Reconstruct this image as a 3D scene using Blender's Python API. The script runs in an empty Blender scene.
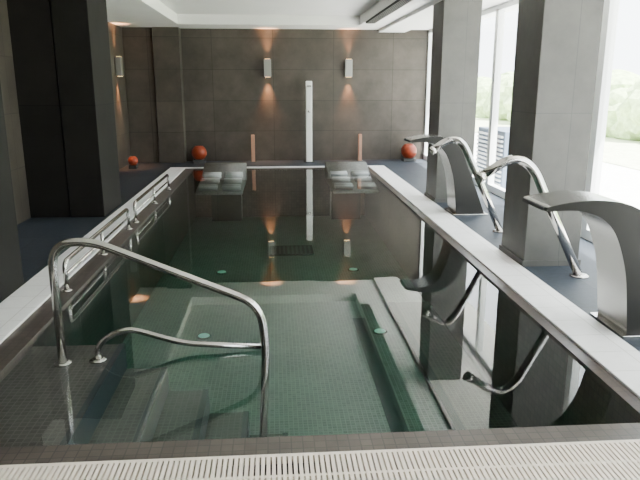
import bpy, bmesh, math, random
from mathutils import Vector, Matrix, noise
random.seed(4)
scene = bpy.context.scene
COL = scene.collection

# ------------------------------------------------------------------ materials
def new_mat(name):
    m = bpy.data.materials.new(name); m.use_nodes = True
    nt = m.node_tree
    b = nt.nodes.get('Principled BSDF')
    return m, nt, b
def plain(name, col, rough=0.6, metal=0.0, spec=0.5, noise_amt=0.0, nscale=8, bump=0.0):
    m, nt, b = new_mat(name)
    b.inputs['Base Color'].default_value = (*col, 1)
    b.inputs['Roughness'].default_value = rough
    b.inputs['Metallic'].default_value = metal
    b.inputs['Specular IOR Level'].default_value = spec
    if noise_amt > 0 or bump > 0:
        tc = nt.nodes.new('ShaderNodeTexCoord')
        n = nt.nodes.new('ShaderNodeTexNoise'); n.inputs['Scale'].default_value = nscale
        n.inputs['Detail'].default_value = 6
        nt.links.new(tc.outputs['Object'], n.inputs['Vector'])
        if noise_amt > 0:
            r = nt.nodes.new('ShaderNodeValToRGB')
            r.color_ramp.elements[0].position = 0.3; r.color_ramp.elements[1].position = 0.7
            r.color_ramp.elements[0].color = (*[c*(1-noise_amt) for c in col], 1)
            r.color_ramp.elements[1].color = (*[min(1, c*(1+noise_amt)) for c in col], 1)
            nt.links.new(n.outputs['Fac'], r.inputs['Fac'])
            nt.links.new(r.outputs['Color'], b.inputs['Base Color'])
        if bump > 0:
            bp = nt.nodes.new('ShaderNodeBump'); bp.inputs['Strength'].default_value = bump
            nt.links.new(n.outputs['Fac'], bp.inputs['Height'])
            nt.links.new(bp.outputs['Normal'], b.inputs['Normal'])
    return m
def tiled(name, c1, c2, mortar, w, h, joint, rough=0.5, offset=0.0, streak=0.15, nscale=3, bump=0.2, spec=0.5):
    """returns three materials, for faces whose normal is along x, y, z"""
    out = []
    for ax in 'xyz':
        m, nt, b = new_mat(name + '_' + ax)
        tc = nt.nodes.new('ShaderNodeTexCoord')
        sp = nt.nodes.new('ShaderNodeSeparateXYZ'); cb = nt.nodes.new('ShaderNodeCombineXYZ')
        nt.links.new(tc.outputs['Object'], sp.inputs[0])
        a, c = {'x': ('Y', 'Z'), 'y': ('X', 'Z'), 'z': ('X', 'Y')}[ax]
        nt.links.new(sp.outputs[a], cb.inputs['X']); nt.links.new(sp.outputs[c], cb.inputs['Y'])
        br = nt.nodes.new('ShaderNodeTexBrick')
        br.offset = offset; br.squash = 1.0
        br.inputs['Scale'].default_value = 1.0
        br.inputs['Brick Width'].default_value = w; br.inputs['Row Height'].default_value = h
        br.inputs['Mortar Size'].default_value = joint; br.inputs['Mortar Smooth'].default_value = 0.1
        br.inputs['Color1'].default_value = (*c1, 1); br.inputs['Color2'].default_value = (*c2, 1)
        br.inputs['Mortar'].default_value = (*mortar, 1)
        nt.links.new(cb.outputs[0], br.inputs['Vector'])
        n = nt.nodes.new('ShaderNodeTexNoise'); n.inputs['Scale'].default_value = nscale; n.inputs['Detail'].default_value = 7
        n.inputs['Roughness'].default_value = 0.65
        nt.links.new(tc.outputs['Object'], n.inputs['Vector'])
        mr = nt.nodes.new('ShaderNodeMapRange')
        mr.inputs['From Min'].default_value = 0.3; mr.inputs['From Max'].default_value = 0.7
        mr.inputs['To Min'].default_value = 1 - streak; mr.inputs['To Max'].default_value = 1 + streak
        nt.links.new(n.outputs['Fac'], mr.inputs['Value'])
        vm = nt.nodes.new('ShaderNodeVectorMath'); vm.operation = 'SCALE'
        nt.links.new(br.outputs['Color'], vm.inputs[0]); nt.links.new(mr.outputs[0], vm.inputs['Scale'])
        nt.links.new(vm.outputs[0], b.inputs['Base Color'])
        bp = nt.nodes.new('ShaderNodeBump'); bp.inputs['Strength'].default_value = bump; bp.invert = True
        bp.inputs['Distance'].default_value = 0.004
        nt.links.new(br.outputs['Fac'], bp.inputs['Height']); nt.links.new(bp.outputs['Normal'], b.inputs['Normal'])
        b.inputs['Roughness'].default_value = rough
        b.inputs['Specular IOR Level'].default_value = spec
        out.append(m)
    return out
def emis(name, col, s):
    m, nt, b = new_mat(name)
    b.inputs['Base Color'].default_value = (*col, 1)
    b.inputs['Emission Color'].default_value = (*col, 1)
    b.inputs['Emission Strength'].default_value = s
    return m

M_wall = tiled('slate_wall', (.070, .059, .050), (.084, .071, .060), (.036, .031, .026), 1.2, .6, .005, .45, .0, .30, 2.5, spec=.35)
M_dark = tiled('dark_panel', (.014, .013, .012), (.018, .016, .015), (.005, .005, .005), 2.4, 1.28, .005, .65, .0, .25, 3.0, spec=.12)
M_pillar = tiled('pillar_slate', (.100, .097, .093), (.110, .107, .102), (.07, .07, .07), 2.4, 1.28, .003, .55, .0, .16, 4, spec=.35)
M_floor = tiled('slate_floor', (.030, .038, .052), (.040, .049, .064), (.020, .024, .034), .4, .4, .004, .55, .0, .25, 25, spec=.3)
M_mosaic = tiled('pool_mosaic', (.165, .185, .168), (.235, .26, .235), (.31, .335, .305), .035, .035, .003, .4, .0, .14, 1.5)
M_step = tiled('step_mosaic', (.050, .046, .042), (.080, .074, .068), (.115, .108, .10), .035, .035, .003, .4, .0, .15, 2)
M_edge = tiled('edge_mosaic', (.012, .022, .028), (.018, .03, .036), (.03, .04, .045), .03, .03, .002, .4)
M_rim = tiled('rim_tile', (.070, .056, .050), (.095, .076, .067), (.045, .040, .037), .05, .05, .003, .35, .0, .2, 6)
M_cope = tiled('white_coping', (.93, .92, .93), (.95, .94, .95), (.66, .64, .63), .25, .25, .003, .45, .0, .03, 10)
M_grate = plain('cream_grate', (.86, .76, .67), .5)
M_slot = plain('slot_dark', (.10, .08, .07), .8)
M_ceil = plain('white_ceiling', (.88, .87, .85), .85, noise_amt=.02, nscale=2)
M_white = plain('white_enamel', (.85, .85, .83), .35)
M_black = plain('dark_vent', (.05, .05, .05), .7)
M_steel = plain('brushed_steel', (.62, .60, .58), .16, 1.0)
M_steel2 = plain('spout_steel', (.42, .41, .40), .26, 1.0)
M_steel_shade = plain('spout_steel_shaded', (.022, .021, .020), .5, .0, spec=.25)  # darkened copy of the spout steel: shade on the flat sides put into colour
M_frame = plain('white_frame', (.80, .82, .84), .4)
M_orange = plain('orange_glaze', (.28, .038, .012), .4, noise_amt=.15, nscale=12)
M_copper = plain('copper_post', (.42, .22, .15), .45)
M_stone = plain('speckled_stone', (.13, .13, .125), .6, noise_amt=.6, nscale=60)
M_strip = plain('lounger_tube', (.30, .32, .32), .35)
M_alu = plain('alu_body', (.36, .35, .33), .35, .6)
M_warm = emis('warm_bulb', (1, .62, .30), 6)
M_plight = emis('pool_lens', (.75, .95, .9), .5)
M_leaf = plain('hedge_leaf', (.46, .60, .30), .8, noise_amt=.3, nscale=6, bump=.4)
M_lawn = plain('lawn', (.64, .68, .48), .9, noise_amt=.2, nscale=5)
M_patio = plain('patio_stone', (.82, .81, .79), .8, noise_amt=.08, nscale=4)
M_ac = plain('louvre_metal', (.12, .16, .23), .5)

def sheet_mat(name, tint, rough, f0, power, bump=0, absorb=None):
    """thin interface: straight-through transmission + Schlick reflection (same from both sides)"""
    m = bpy.data.materials.new(name); m.use_nodes = True
    nt = m.node_tree; nt.nodes.clear()
    o = nt.nodes.new('ShaderNodeOutputMaterial'); mx = nt.nodes.new('ShaderNodeMixShader')
    t = nt.nodes.new('ShaderNodeBsdfTransparent'); g = nt.nodes.new('ShaderNodeBsdfGlossy')
    t.inputs[0].default_value = (*tint, 1); g.inputs['Roughness'].default_value = rough
    g.inputs['Color'].default_value = (1, 1, 1, 1)
    ge = nt.nodes.new('ShaderNodeNewGeometry')
    dt = nt.nodes.new('ShaderNodeVectorMath'); dt.operation = 'DOT_PRODUCT'
    nt.links.new(ge.outputs['Incoming'], dt.inputs[0]); nt.links.new(ge.outputs['Normal'], dt.inputs[1])
    def mth(op, a, b=None, clamp=False):
        n = nt.nodes.new('ShaderNodeMath'); n.operation = op; n.use_clamp = clamp
        for i, v in enumerate((a, b)):
            if v is None: continue
            if isinstance(v, (int, float)): n.inputs[i].default_value = v
            else: nt.links.new(v, n.inputs[i])
        return n.outputs[0]
    c = mth('ABSOLUTE', dt.outputs['Value'])
    k = mth('SUBTRACT', 1.0, c, True)
    k = mth('POWER', k, power)
    k = mth('MULTIPLY', k, 1-f0)
    k = mth('ADD', k, f0, True)
    if bump:
        tc = nt.nodes.new('ShaderNodeTexCoord')
        n = nt.nodes.new('ShaderNodeTexNoise'); n.inputs['Scale'].default_value = 2.2; n.inputs['Detail'].default_value = 2
        bp = nt.nodes.new('ShaderNodeBump'); bp.inputs['Strength'].default_value = bump; bp.inputs['Distance'].default_value = .02
        nt.links.new(tc.outputs['Object'], n.inputs['Vector']); nt.links.new(n.outputs['Fac'], bp.inputs['Height'])
        nt.links.new(bp.outputs[0], g.inputs['Normal'])
    nt.links.new(k, mx.inputs[0]); nt.links.new(t.outputs[0], mx.inputs[1]); nt.links.new(g.outputs[0], mx.inputs[2])
    nt.links.new(mx.outputs[0], o.inputs[0])
    if absorb:
        va = nt.nodes.new('ShaderNodeVolumeAbsorption')
        va.inputs['Color'].default_value = (*absorb[0], 1); va.inputs['Density'].default_value = absorb[1]
        nt.links.new(va.outputs[0], o.inputs['Volume'])
    return m
M_glass = sheet_mat('window_glass', (.95, .98, .97), .02, .05, 5)
M_water = sheet_mat('water_surface', (.97, .98, .98), .010, .028, 4.4, .025, ((.0, .42, .30), .66))

# ------------------------------------------------------------------ mesh builder
class MB:
    def __init__(s, name):
        s.name = name; s.bm = bmesh.new(); s.mats = []
    def mi(s, m):
        if m not in s.mats: s.mats.append(m)
        return s.mats.index(m)
    def setm(s, faces, mat):
        for f in faces:
            if isinstance(mat, list):
                n = f.normal; a = [abs(n.x), abs(n.y), abs(n.z)]
                f.material_index = s.mi(mat[a.index(max(a))])
            else: f.material_index = s.mi(mat)
    def box(s, x0, x1, y0, y1, z0, z1, mat, bevel=0):
        vs = [s.bm.verts.new(p) for p in [(x0,y0,z0),(x1,y0,z0),(x1,y1,z0),(x0,y1,z0),(x0,y0,z1),(x1,y0,z1),(x1,y1,z1),(x0,y1,z1)]]
        fs = [s.bm.faces.new([vs[i] for i in q]) for q in [(3,2,1,0),(4,5,6,7),(0,1,5,4),(1,2,6,5),(2,3,7,6),(3,0,4,7)]]
        for f in fs: f.normal_update()
        s.setm(fs, mat)
        if bevel > 0:
            es = list({e for f in fs for e in f.edges})
            r = bmesh.ops.bevel(s.bm, geom=es, offset=bevel, segments=2, affect='EDGES', profile=.5)
            for f in r['faces']: f.normal_update()
            s.setm(r['faces'], mat)
        return vs
    def quad(s, pts, mat):
        f = s.bm.faces.new([s.bm.verts.new(p) for p in pts]); f.normal_update(); s.setm([f], mat)
    def tube(s, path, r, mat, fil=0.06, n=14, radii=None):
        P = [Vector(p) for p in path]; Q = [P[0]]
        for i in range(1, len(P)-1):
            a, b, c = P[i-1], P[i], P[i+1]
            d1 = (a-b); d2 = (c-b)
            k1 = min(fil, d1.length*.49); k2 = min(fil, d2.length*.49)
            p1 = b + d1.normalized()*k1; p2 = b + d2.normalized()*k2
            for j in range(9):
                t = j/8; Q.append(p1*(1-t)**2 + b*2*t*(1-t) + p2*t*t)
        Q.append(P[-1])
        T = []
        for i in range(len(Q)):
            a = Q[max(0, i-1)]; b = Q[min(len(Q)-1, i+1)]; T.append((b-a).normalized())
        up = Vector((0, 1, 0)) if abs(T[0].y) < .9 else Vector((1, 0, 0))
        N = (up - T[0]*up.dot(T[0])).normalized(); rings = []
        for i, q in enumerate(Q):
            N = (N - T[i]*N.dot(T[i])).normalized(); B = T[i].cross(N)
            rr = r
            rings.append([s.bm.verts.new(q + (N*math.cos(2*math.pi*k/n) + B*math.sin(2*math.pi*k/n))*rr) for k in range(n)])
        fs = []
        for i in range(len(rings)-1):
            for k in range(n):
                f = s.bm.faces.new([rings[i][k], rings[i][(k+1) % n], rings[i+1][(k+1) % n], rings[i+1][k]]); f.smooth = True; fs.append(f)
        fs.append(s.bm.faces.new(rings[0][::-1])); fs.append(s.bm.faces.new(rings[-1]))
        for f in fs: f.normal_update()
        s.setm(fs, mat)
    def lathe(s, c, prof, mat, n=28):
        rings = []
        for (r, z) in prof:
            rings.append([s.bm.verts.new((c[0]+r*math.cos(2*math.pi*k/n), c[1]+r*math.sin(2*math.pi*k/n), c[2]+z)) for k in range(n)])
        fs = []
        for i in range(len(rings)-1):
            for k in range(n):
                f = s.bm.faces.new([rings[i][k], rings[i][(k+1) % n], rings[i+1][(k+1) % n], rings[i+1][k]]); f.smooth = True; fs.append(f)
        fs.append(s.bm.faces.new(rings[0][::-1])); fs.append(s.bm.faces.new(rings[-1]))
        for f in fs: f.normal_update()
        s.setm(fs, mat)
    def prism_y(s, poly, y0, y1, mat, smooth=False, side=None):
        n = len(poly)
        a = [s.bm.verts.new((p[0], y0, p[1])) for p in poly]; b = [s.bm.verts.new((p[0], y1, p[1])) for p in poly]
        # separate cap loops so the flat sides shade crisply against the curved skin
        ca = [s.bm.verts.new((p[0], y0, p[1])) for p in poly]; cb2 = [s.bm.verts.new((p[0], y1, p[1])) for p in poly]
        caps = [s.bm.faces.new(ca), s.bm.faces.new(cb2[::-1])]
        fs = []
        for i in range(n):
            f = s.bm.faces.new([a[i], b[i], b[(i+1) % n], a[(i+1) % n]]); f.smooth = smooth; fs.append(f)
        bmesh.ops.recalc_face_normals(s.bm, faces=fs)
        for f in caps: f.normal_update()
        s.setm(fs, mat); s.setm(caps, side or mat)
    def done(s, parent=None):
        me = bpy.data.meshes.new(s.name); s.bm.to_mesh(me); s.bm.free()
        for m in s.mats: me.materials.append(m)
        o = bpy.data.objects.new(s.name, me); COL.objects.link(o)
        if parent: o.parent = parent
        return o

# ------------------------------------------------------------------ dimensions
XL, XR = -2.85, 3.1
YB, YF = 13.0, -3.0
H = 2.57
PX0, PX1, PY0, PY1 = -1.50, 1.70, 2.50, 11.75    # basin
CX0, CX1, CY0, CY1 = -1.95, 2.08, 2.05, 11.95    # coping outer
DEP = -0.92
WZ = -0.02

# ------------------------------------------------------------------ shell
f = MB('floor')
f.box(XL, XR, YF, CY0, -.25, 0, M_floor)
f.box(XL, XR, CY1, YB, -.25, 0, M_floor)
f.box(XL, CX0, CY0, CY1, -.25, 0, M_floor)
f.box(CX1, XR, CY0, CY1, -.25, 0, M_floor)
f.done()

w = MB('wall_back')
w.box(XL-.2, XR+.2, YB, YB+.2, -.25, 2.9, M_wall)
w.box(XL, -2.30, 12.80, YB, 0, H, M_wall, .004)
w.box(-2.28, -1.78, 12.72, YB, 0, H, M_wall, .004)
w.done()
w = MB('wall_left')
w.box(XL-.2, XL, YF, YB, -.25, 2.9, M_wall)
w.done()
w = MB('wall_front')
w.box(XL-.2, XR+.2, YF-.2, YF, -.25, 2.9, M_wall)
w.done()

c = MB('ceiling')
QX0, QX1, QY0, QY1 = -1.70, 1.60, -1.5, 12.1
c.box(XL, QX0, YF, YB, H, H+.33, M_ceil)
c.box(QX1, XR, YF, YB, H, H+.33, M_ceil)
c.box(QX0, QX1, QY1, YB, H, H+.33, M_ceil)
c.box(QX0, QX1, YF, QY0, H, H+.33, M_ceil)
c.box(QX0, QX1, QY0, QY1, H+.17, H+.33, M_ceil)
c.done()
v = MB('ceiling_air_vent')
v.box(QX1+.01, QX1+.17, 2.0, 11.4, H-.03, H, M_black)
for i in range(5):
    x = QX1+.02+i*.032
    v.box(x, x+.008, 2.0, 11.4, H-.036, H-.03, M_alu)
v.done()
v = MB('ceiling_beam')
v.box(2.10, 2.62, YF, YB, H-.05, H, M_ceil)
v.done()

# pillars right
for y in (2.0, 5.03, 8.05):
    p = MB('pillar')
    p.box(2.10, 2.58, y, y+.55, 0, H-.05, M_pillar, .006)
    p.box(2.085, 2.595, y-.015, y+.565, 0, .05, M_pillar)
    p.done()
# left pillar and left block
p = MB('pillar'); p.box(-2.44, -1.955, 4.2, 4.82, 0, H, M_dark, .006); p.done()
p = MB('wall_left_return')
p.box(XL, -2.40, 7.42, 8.2, 0, H, M_dark)
p.box(-2.385, -2.0, 7.40, 8.25, 0, H, M_dark, .006)
p.box(-2.40, -2.385, 7.44, 8.2, 0, H, M_black)
p.done()

# windows on the right (one object per bay)
bays = [(-3.0, -1.5), (-1.5, 0.0), (0.0, 1.5), (1.5, 3.0), (3.0, 4.5), (4.5, 6.0), (6.0, 7.5), (7.5, 9.0), (9.0, 10.5), (10.5, 12.0), (12.0, 13.0)]
for i, (a, b) in enumerate(bays):
    m = MB('window_%d' % (i+1))
    m.box(XR, XR+.09, a, a+.06, .10, 2.52, M_frame)
    m.box(XR, XR+.09, b-.06, b, .10, 2.52, M_frame)
    m.box(XR, XR+.09, a, b, .0, .10, M_frame)
    m.box(XR, XR+.09, a, b, 2.50, H, M_frame)
    m.quad([(XR+.045, a+.06, .10), (XR+.045, b-.06, .10), (XR+.045, b-.06, 2.50), (XR+.045, a+.06, 2.50)], M_glass)
    m.done()
r = MB('wall_right'); r.box(XR, XR+.2, YF, YB, H, 2.9, M_ceil); r.box(XR, XR+.2, YF, YB, -.25, 0, M_frame); r.done()
r = MB('added_sun_blocker'); r.box(XR+.2, XR+.7, YF, YB+.2, 2.65, 2.85, M_ceil); r.done()  # slab added above the windows to limit sun falling on the deck

# ------------------------------------------------------------------ pool
p = MB('swimming_pool')
t = .12
p.quad([(PX0, PY0, DEP), (PX1, PY0, DEP), (PX1, PY1, DEP), (PX0, PY1, DEP)], M_mosaic)
# walls + rims (solid boxes)
p.box(-1.66, PX0, 2.35, PY1+.1, DEP-.1, -.006, M_rim)
p.box(PX1, 1.78, 2.35, PY1+.1, DEP-.1, -.006, M_rim)
p.box(PX0, PX1, 2.35, PY0, DEP-.1, -.006, M_rim)
p.box(PX0, PX1, PY1, PY1+.1, DEP-.1, -.006, M_rim)
# right side floor stripes and low step
p.box(.80, .93, PY0, 6.30, DEP, DEP+.004, M_edge)
p.box(1.24, 1.31, PY0, 6.60, DEP, -.855, M_edge)
p.box(1.31, PX1, PY0, 6.60, DEP, -.86, M_step)
# entry stairs descending from left to right
SX = [PX0, -.95, -.70, -.45, -.20, .05]
for i in range(5):
    x0, x1 = SX[i], SX[i+1]
    z = -.06 - i*.165
    p.box(x0, x1, PY0, 3.72, DEP, z, M_step)
    p.box(x1-.03, x1+.005, PY0, 3.725, z-.16, z+.004, M_edge)
p.done()
g = MB('pool_coping')
g.box(CX0, -1.66, CY0, CY1, -.12, .008, M_cope, .003)
g.box(1.78, CX1, CY0, CY1, -.12, .008, M_cope, .003)
g.box(-1.66, 1.78, PY1+.1, CY1, -.12, .008, M_cope)
g.done()
g = MB('overflow_grate')
g.box(-1.66, 1.78, 2.05, 2.35, -.12, -.03, M_slot)
g.box(-1.66, 1.78, 2.33, 2.35, -.03, .004, M_grate)
g.box(-1.66, 1.78, 2.05, 2.07, -.03, .004, M_grate)
g.box(-1.66, 1.78, 2.19, 2.205, -.03, .003, M_grate)
x = -1.66
while x < 1.775:
    g.box(x, x+.0145, 2.07, 2.33, -.03, .004, M_grate); x += .022
g.done()
wv = MB('pool_water')
e = .01
wv.box(PX0-e, PX1+e, PY0-e, PY1+e, DEP-e, WZ, M_water)
wv.done()
for y in (5.9, 8.1):
    for x in (-.73, 1.03):
        l = MB('underwater_light'); zz = DEP
        l.lathe((x, y, zz), [(.075, 0), (.075, .008), (.06, .012)], M_steel)
        l.lathe((x, y, zz+.012), [(.058, 0), (.05, .006)], M_plight)
        l.done()
d = MB('pool_floor_drain')
d.box(-.1, .55, 8.9, 9.45, DEP, DEP+.015, M_black)
for i in range(10):
    d.box(-.09+i*.064, -.06+i*.064, 8.92, 9.43, DEP+.015, DEP+.022, M_edge)
d.done()

# loungers at far end
for x0 in (-1.26, .93):
    L = MB('hydromassage_lounger'); x1 = x0+.74
    prof = [(11.74, .02), (11.68, .10), (11.58, .13), (11.42, .12), (11.25, .07), (11.05, .0), (10.8, -.05), (10.5, -.08), (10.2, -.11), (9.95, -.16), (9.90, -.18), (11.74, -.20)]
    a = [L.bm.verts.new((x0, q[0], q[1])) for q in prof]; b = [L.bm.verts.new((x1, q[0], q[1])) for q in prof]
    fs = [L.bm.faces.new(a), L.bm.faces.new(b[::-1])]
    for i in range(len(prof)):
        j = (i+1) % len(prof); ff = L.bm.faces.new([a[i], b[i], b[j], a[j]]); ff.smooth = i < len(prof)-3; fs.append(ff)
    bmesh.ops.recalc_face_normals(L.bm, faces=fs)
    L.setm(fs, M_stone)
    L.box(x0+.10, x1-.10, 11.4, 11.74, DEP, -.19, M_edge)
    for k, (yy, zz) in enumerate([(11.0, .0), (10.6, -.05), (10.18, -.09)]):
        for (u0, u1) in ((x0+.04, x0+.33), (x0+.41, x1-.04)):
            for dd in (0, -.10):
                L.tube([(u0, yy+dd, zz-.15*abs(dd)), (u1, yy+dd, zz-.15*abs(dd))], .036, M_strip, n=10)
    L.done()

# ------------------------------------------------------------------ rails
r = MB('stair_handrail')
yy = 3.46
r.tube([(-1.24, yy, -.06), (-1.24, yy, .64), (-1.04, yy, .672), (-.10, yy, .27), (-.07, yy, .0), (-.10, yy, -.60)], .024, M_steel, fil=.13, n=18)
r.tube([(-1.05, yy+.03, -.06), (-1.04, yy+.03, .05), (-.88, yy+.03, .14), (-.55, yy+.03, .03), (-.10, yy+.02, .0)], .017, M_steel, fil=.09, n=14)
for xx, q in ((-1.24, yy), (-1.05, yy+.03)):
    r.lathe((xx, q, -.06), [(.05, 0), (.05, .008), (.03, .014)], M_steel)
r.done()
for (a, b) in ((4.65, 6.75), (7.1, 9.4)):
    r = MB('grab_rail')
    X = -1.58
    r.tube([(X, a, -.006), (X, a, .22), (X, b, .22), (X, b, -.006)], .018, M_steel, fil=.07)
    r.tube([(X, (a+b)/2, -.006), (X, (a+b)/2, .22)], .015, M_steel)
    r.tube([(X, a, .12), (X, b, .12)], .010, M_steel)
    for q in (a, (a+b)/2, b):
        r.lathe((X, q, -.006), [(.04, 0), (.04, .008), (.02, .012)], M_steel)
    r.done()

# ------------------------------------------------------------------ spouts
def spout_blade(y, sz=1.0, wd=0.0):
    s = MB('waterfall_spout')
    up = [(1.57, .885), (1.70, .912), (1.86, .925), (2.00+wd*.3, .905), (2.10+wd*.6, .85), (2.18+wd, .75), (2.24+wd, .6), (2.32+wd, .42), (2.40+wd, .22), (2.48+wd, .012)]
    lo = [(2.14, .012), (2.12, .2), (2.09, .42), (2.04, .6), (1.98, .73), (1.90, .81), (1.80, .85), (1.70, .862), (1.57, .855)]
    def cat(pts):
        o = []
        for i in range(len(pts)-1):
            p0 = pts[max(0, i-1)]; p1 = pts[i]; p2 = pts[i+1]; p3 = pts[min(len(pts)-1, i+2)]
            for k in range(4):
                t = k/4
                o.append(tuple(.5*((2*p1[j])+(-p0[j]+p2[j])*t+(2*p0[j]-5*p1[j]+4*p2[j]-p3[j])*t*t+(-p0[j]+3*p1[j]-3*p2[j]+p3[j])*t**3) for j in (0, 1)))
        o.append(pts[-1]); return o
    s.prism_y([(q[0], q[1]*sz) for q in cat(up)+cat(lo)], y-.18, y+.18, M_steel2, smooth=True, side=M_steel_shade)
    s.box(2.10, 2.52+wd, y-.21, y+.21, 0, .013, M_steel, .003)
    s.box(1.555, 1.575, y-.16, y+.16, .858*sz, .88*sz, M_black)
    s.done()
spout_blade(7.40)
spout_blade(3.66, .92, .08)
def spout_tube(y, pts):
    s = MB('massage_jet_spout')
    s.tube([(p[0], y, p[1]) for p in pts], .036, M_steel, fil=.12, n=18)
    s.lathe((pts[-1][0], y, 0), [(.075, 0), (.075, .01), (.05, .018)], M_steel)
    d = Vector((pts[0][0]-pts[1][0], 0, pts[0][1]-pts[1][1])).normalized()
    a = Vector((pts[0][0], y, pts[0][1]))
    s.tube([a - d*.02, a + d*.03], .043, M_steel, n=18)
    s.done()
spout_tube(6.33, [(1.60, .86), (1.76, .97), (1.90, .95), (2.10, .55), (2.36, .0)])
spout_tube(4.72, [(1.58, .82), (1.82, .97), (1.98, .90), (2.12, .62), (2.44, .0)])

# ------------------------------------------------------------------ back wall furniture
def sconce(loc, axis):
    e = bpy.data.objects.new('wall_sconce', None); COL.objects.link(e); e.location = loc
    b = MB('body')
    if axis == 'y':
        b.box(-.07, .07, -.11, -.01, -.17, .17, M_alu, .004); b.box(-.03, .03, -.02, 0, -.08, .08, M_alu)
        for z0, z1 in ((-.174, -.168), (.168, .174)): b.box(-.05, .05, -.10, -.03, z0, z1, M_warm)
        off = Vector((0, -.07, 0))
    else:
        b.box(.01, .11, -.07, .07, -.17, .17, M_alu, .004); b.box(0, .02, -.03, .03, -.08, .08, M_alu)
        for z0, z1 in ((-.174, -.168), (.168, .174)): b.box(.03, .10, -.05, .05, z0, z1, M_warm)
        off = Vector((.07, 0, 0))
    b.done(e)
    for sgn in (1, -1):
        ld = bpy.data.lights.new('bulb', 'SPOT'); ld.energy = 190 if sgn < 0 else 85; ld.color = (1, .46, .20); ld.spot_size = math.radians(56); ld.spot_blend = 1
        ld.shadow_soft_size = .03
        lo = bpy.data.objects.new('bulb', ld); COL.objects.link(lo); lo.parent = e
        lo.location = off + Vector((0, 0, sgn*.19))
        lo.rotation_euler = (math.pi if sgn > 0 else 0, 0, 0)
sconce((-.11, YB, 1.83), 'y')
sconce((1.50, YB, 1.83), 'y')
sconce((XL, 12.1, 1.83), 'x')

s = MB('shower_column')
s.box(.63, .75, 12.62, 12.72, 0, 1.58, M_white, .012)
s.box(.58, .80, 12.57, 12.77, 0, .02, M_steel, .004)
s.lathe((.69, 12.60, 1.0), [(.025, -.02), (.03, 0), (.025, .02)], M_steel)
s.box(.65, .73, 12.56, 12.62, 1.47, 1.50, M_steel, .004)
s.done()
for x in (-.43, 1.73):
    q = MB('copper_bollard')
    q.box(x-.035, x+.035, 12.75, 12.82, 0, .54, M_copper, .008)
    q.box(x-.06, x+.06, 12.72, 12.85, 0, .012, M_steel, .003)
    q.done()
def pot(x, y, r):
    q = MB('orange_ceramic_pot')
    q.box(x-r*.8, x+r*.8, y-r*.8, y+r*.8, 0, .06, M_black, .008)
    prof = [(r*.45, 0), (r*.75, r*.2), (r*.97, r*.6), (r, r*.95), (r*.92, r*1.3), (r*.7, r*1.6), (r*.55, r*1.7), (r*.58, r*1.76), (r*.5, r*1.76), (r*.45, r*1.6)]
    q.lathe((x, y, .06), prof, M_orange); q.done()
pot(-1.50, 12.75, .15); pot(2.72, 12.7, .16); pot(-2.62, 11.9, .09)

# ------------------------------------------------------------------ outside
o = MB('garden_patio'); o.box(XR+.22, XR+4, -8, 22, -.3, -.12, M_patio); o.done()
o = MB('garden_lawn'); o.box(XR+4, 40, -8, 60, -.3, -.10, M_lawn); o.done()
hd = MB('garden_hedge')
for i in range(60):
    yy = -3 + i*.65; cx = 11.5+random.uniform(-.5, .5); rad = random.uniform(.9, 1.4)
    res = bmesh.ops.create_icosphere(hd.bm, subdivisions=3, radius=rad, matrix=Matrix.Translation((cx, yy, random.uniform(.4, 1.0))))
    for vv in res['verts']:
        vv.co += Vector((vv.co.x-cx, vv.co.y-yy, 0)).normalized()*noise.noise(vv.co*2.5)*.35
        vv.co.z = max(vv.co.z, -.10)
for ff in hd.bm.faces: ff.smooth = False
hd.mi(M_leaf); hd.done()
a = MB('louvred_air_unit')
a.box(3.55, 4.1, 9.6, 10.9, -.12, .80, M_ac, .01)
for k in range(12):
    a.box(3.52, 3.56, 9.65, 10.85, -.05+k*.068, -.02+k*.068, M_frame)
a.done()

# ------------------------------------------------------------------ light
wd = bpy.data.worlds.new('World'); scene.world = wd; wd.use_nodes = True
bg = wd.node_tree.nodes['Background']; bg.inputs[0].default_value = (.90, .95, 1.0, 1); bg.inputs[1].default_value = 9.5
sl = bpy.data.lights.new('sun', 'SUN'); sl.energy = 50; sl.angle = .02; sl.color = (1, .96, .90)
so = bpy.data.objects.new('sun', sl); COL.objects.link(so)
dirv = Vector((-.36, .30, -.95)); so.rotation_euler = dirv.to_track_quat('-Z', 'Y').to_euler()

# ------------------------------------------------------------------ camera
cd = bpy.data.cameras.new('camera'); cam = bpy.data.objects.new('camera', cd); COL.objects.link(cam)
cd.sensor_width = 36; cd.lens = 36*630/640; cd.clip_end = 200
cam.location = (0, 0, 1.5)
cam.rotation_euler = (math.radians(90-13.8), 0, math.radians(-4.1))
scene.camera = cam
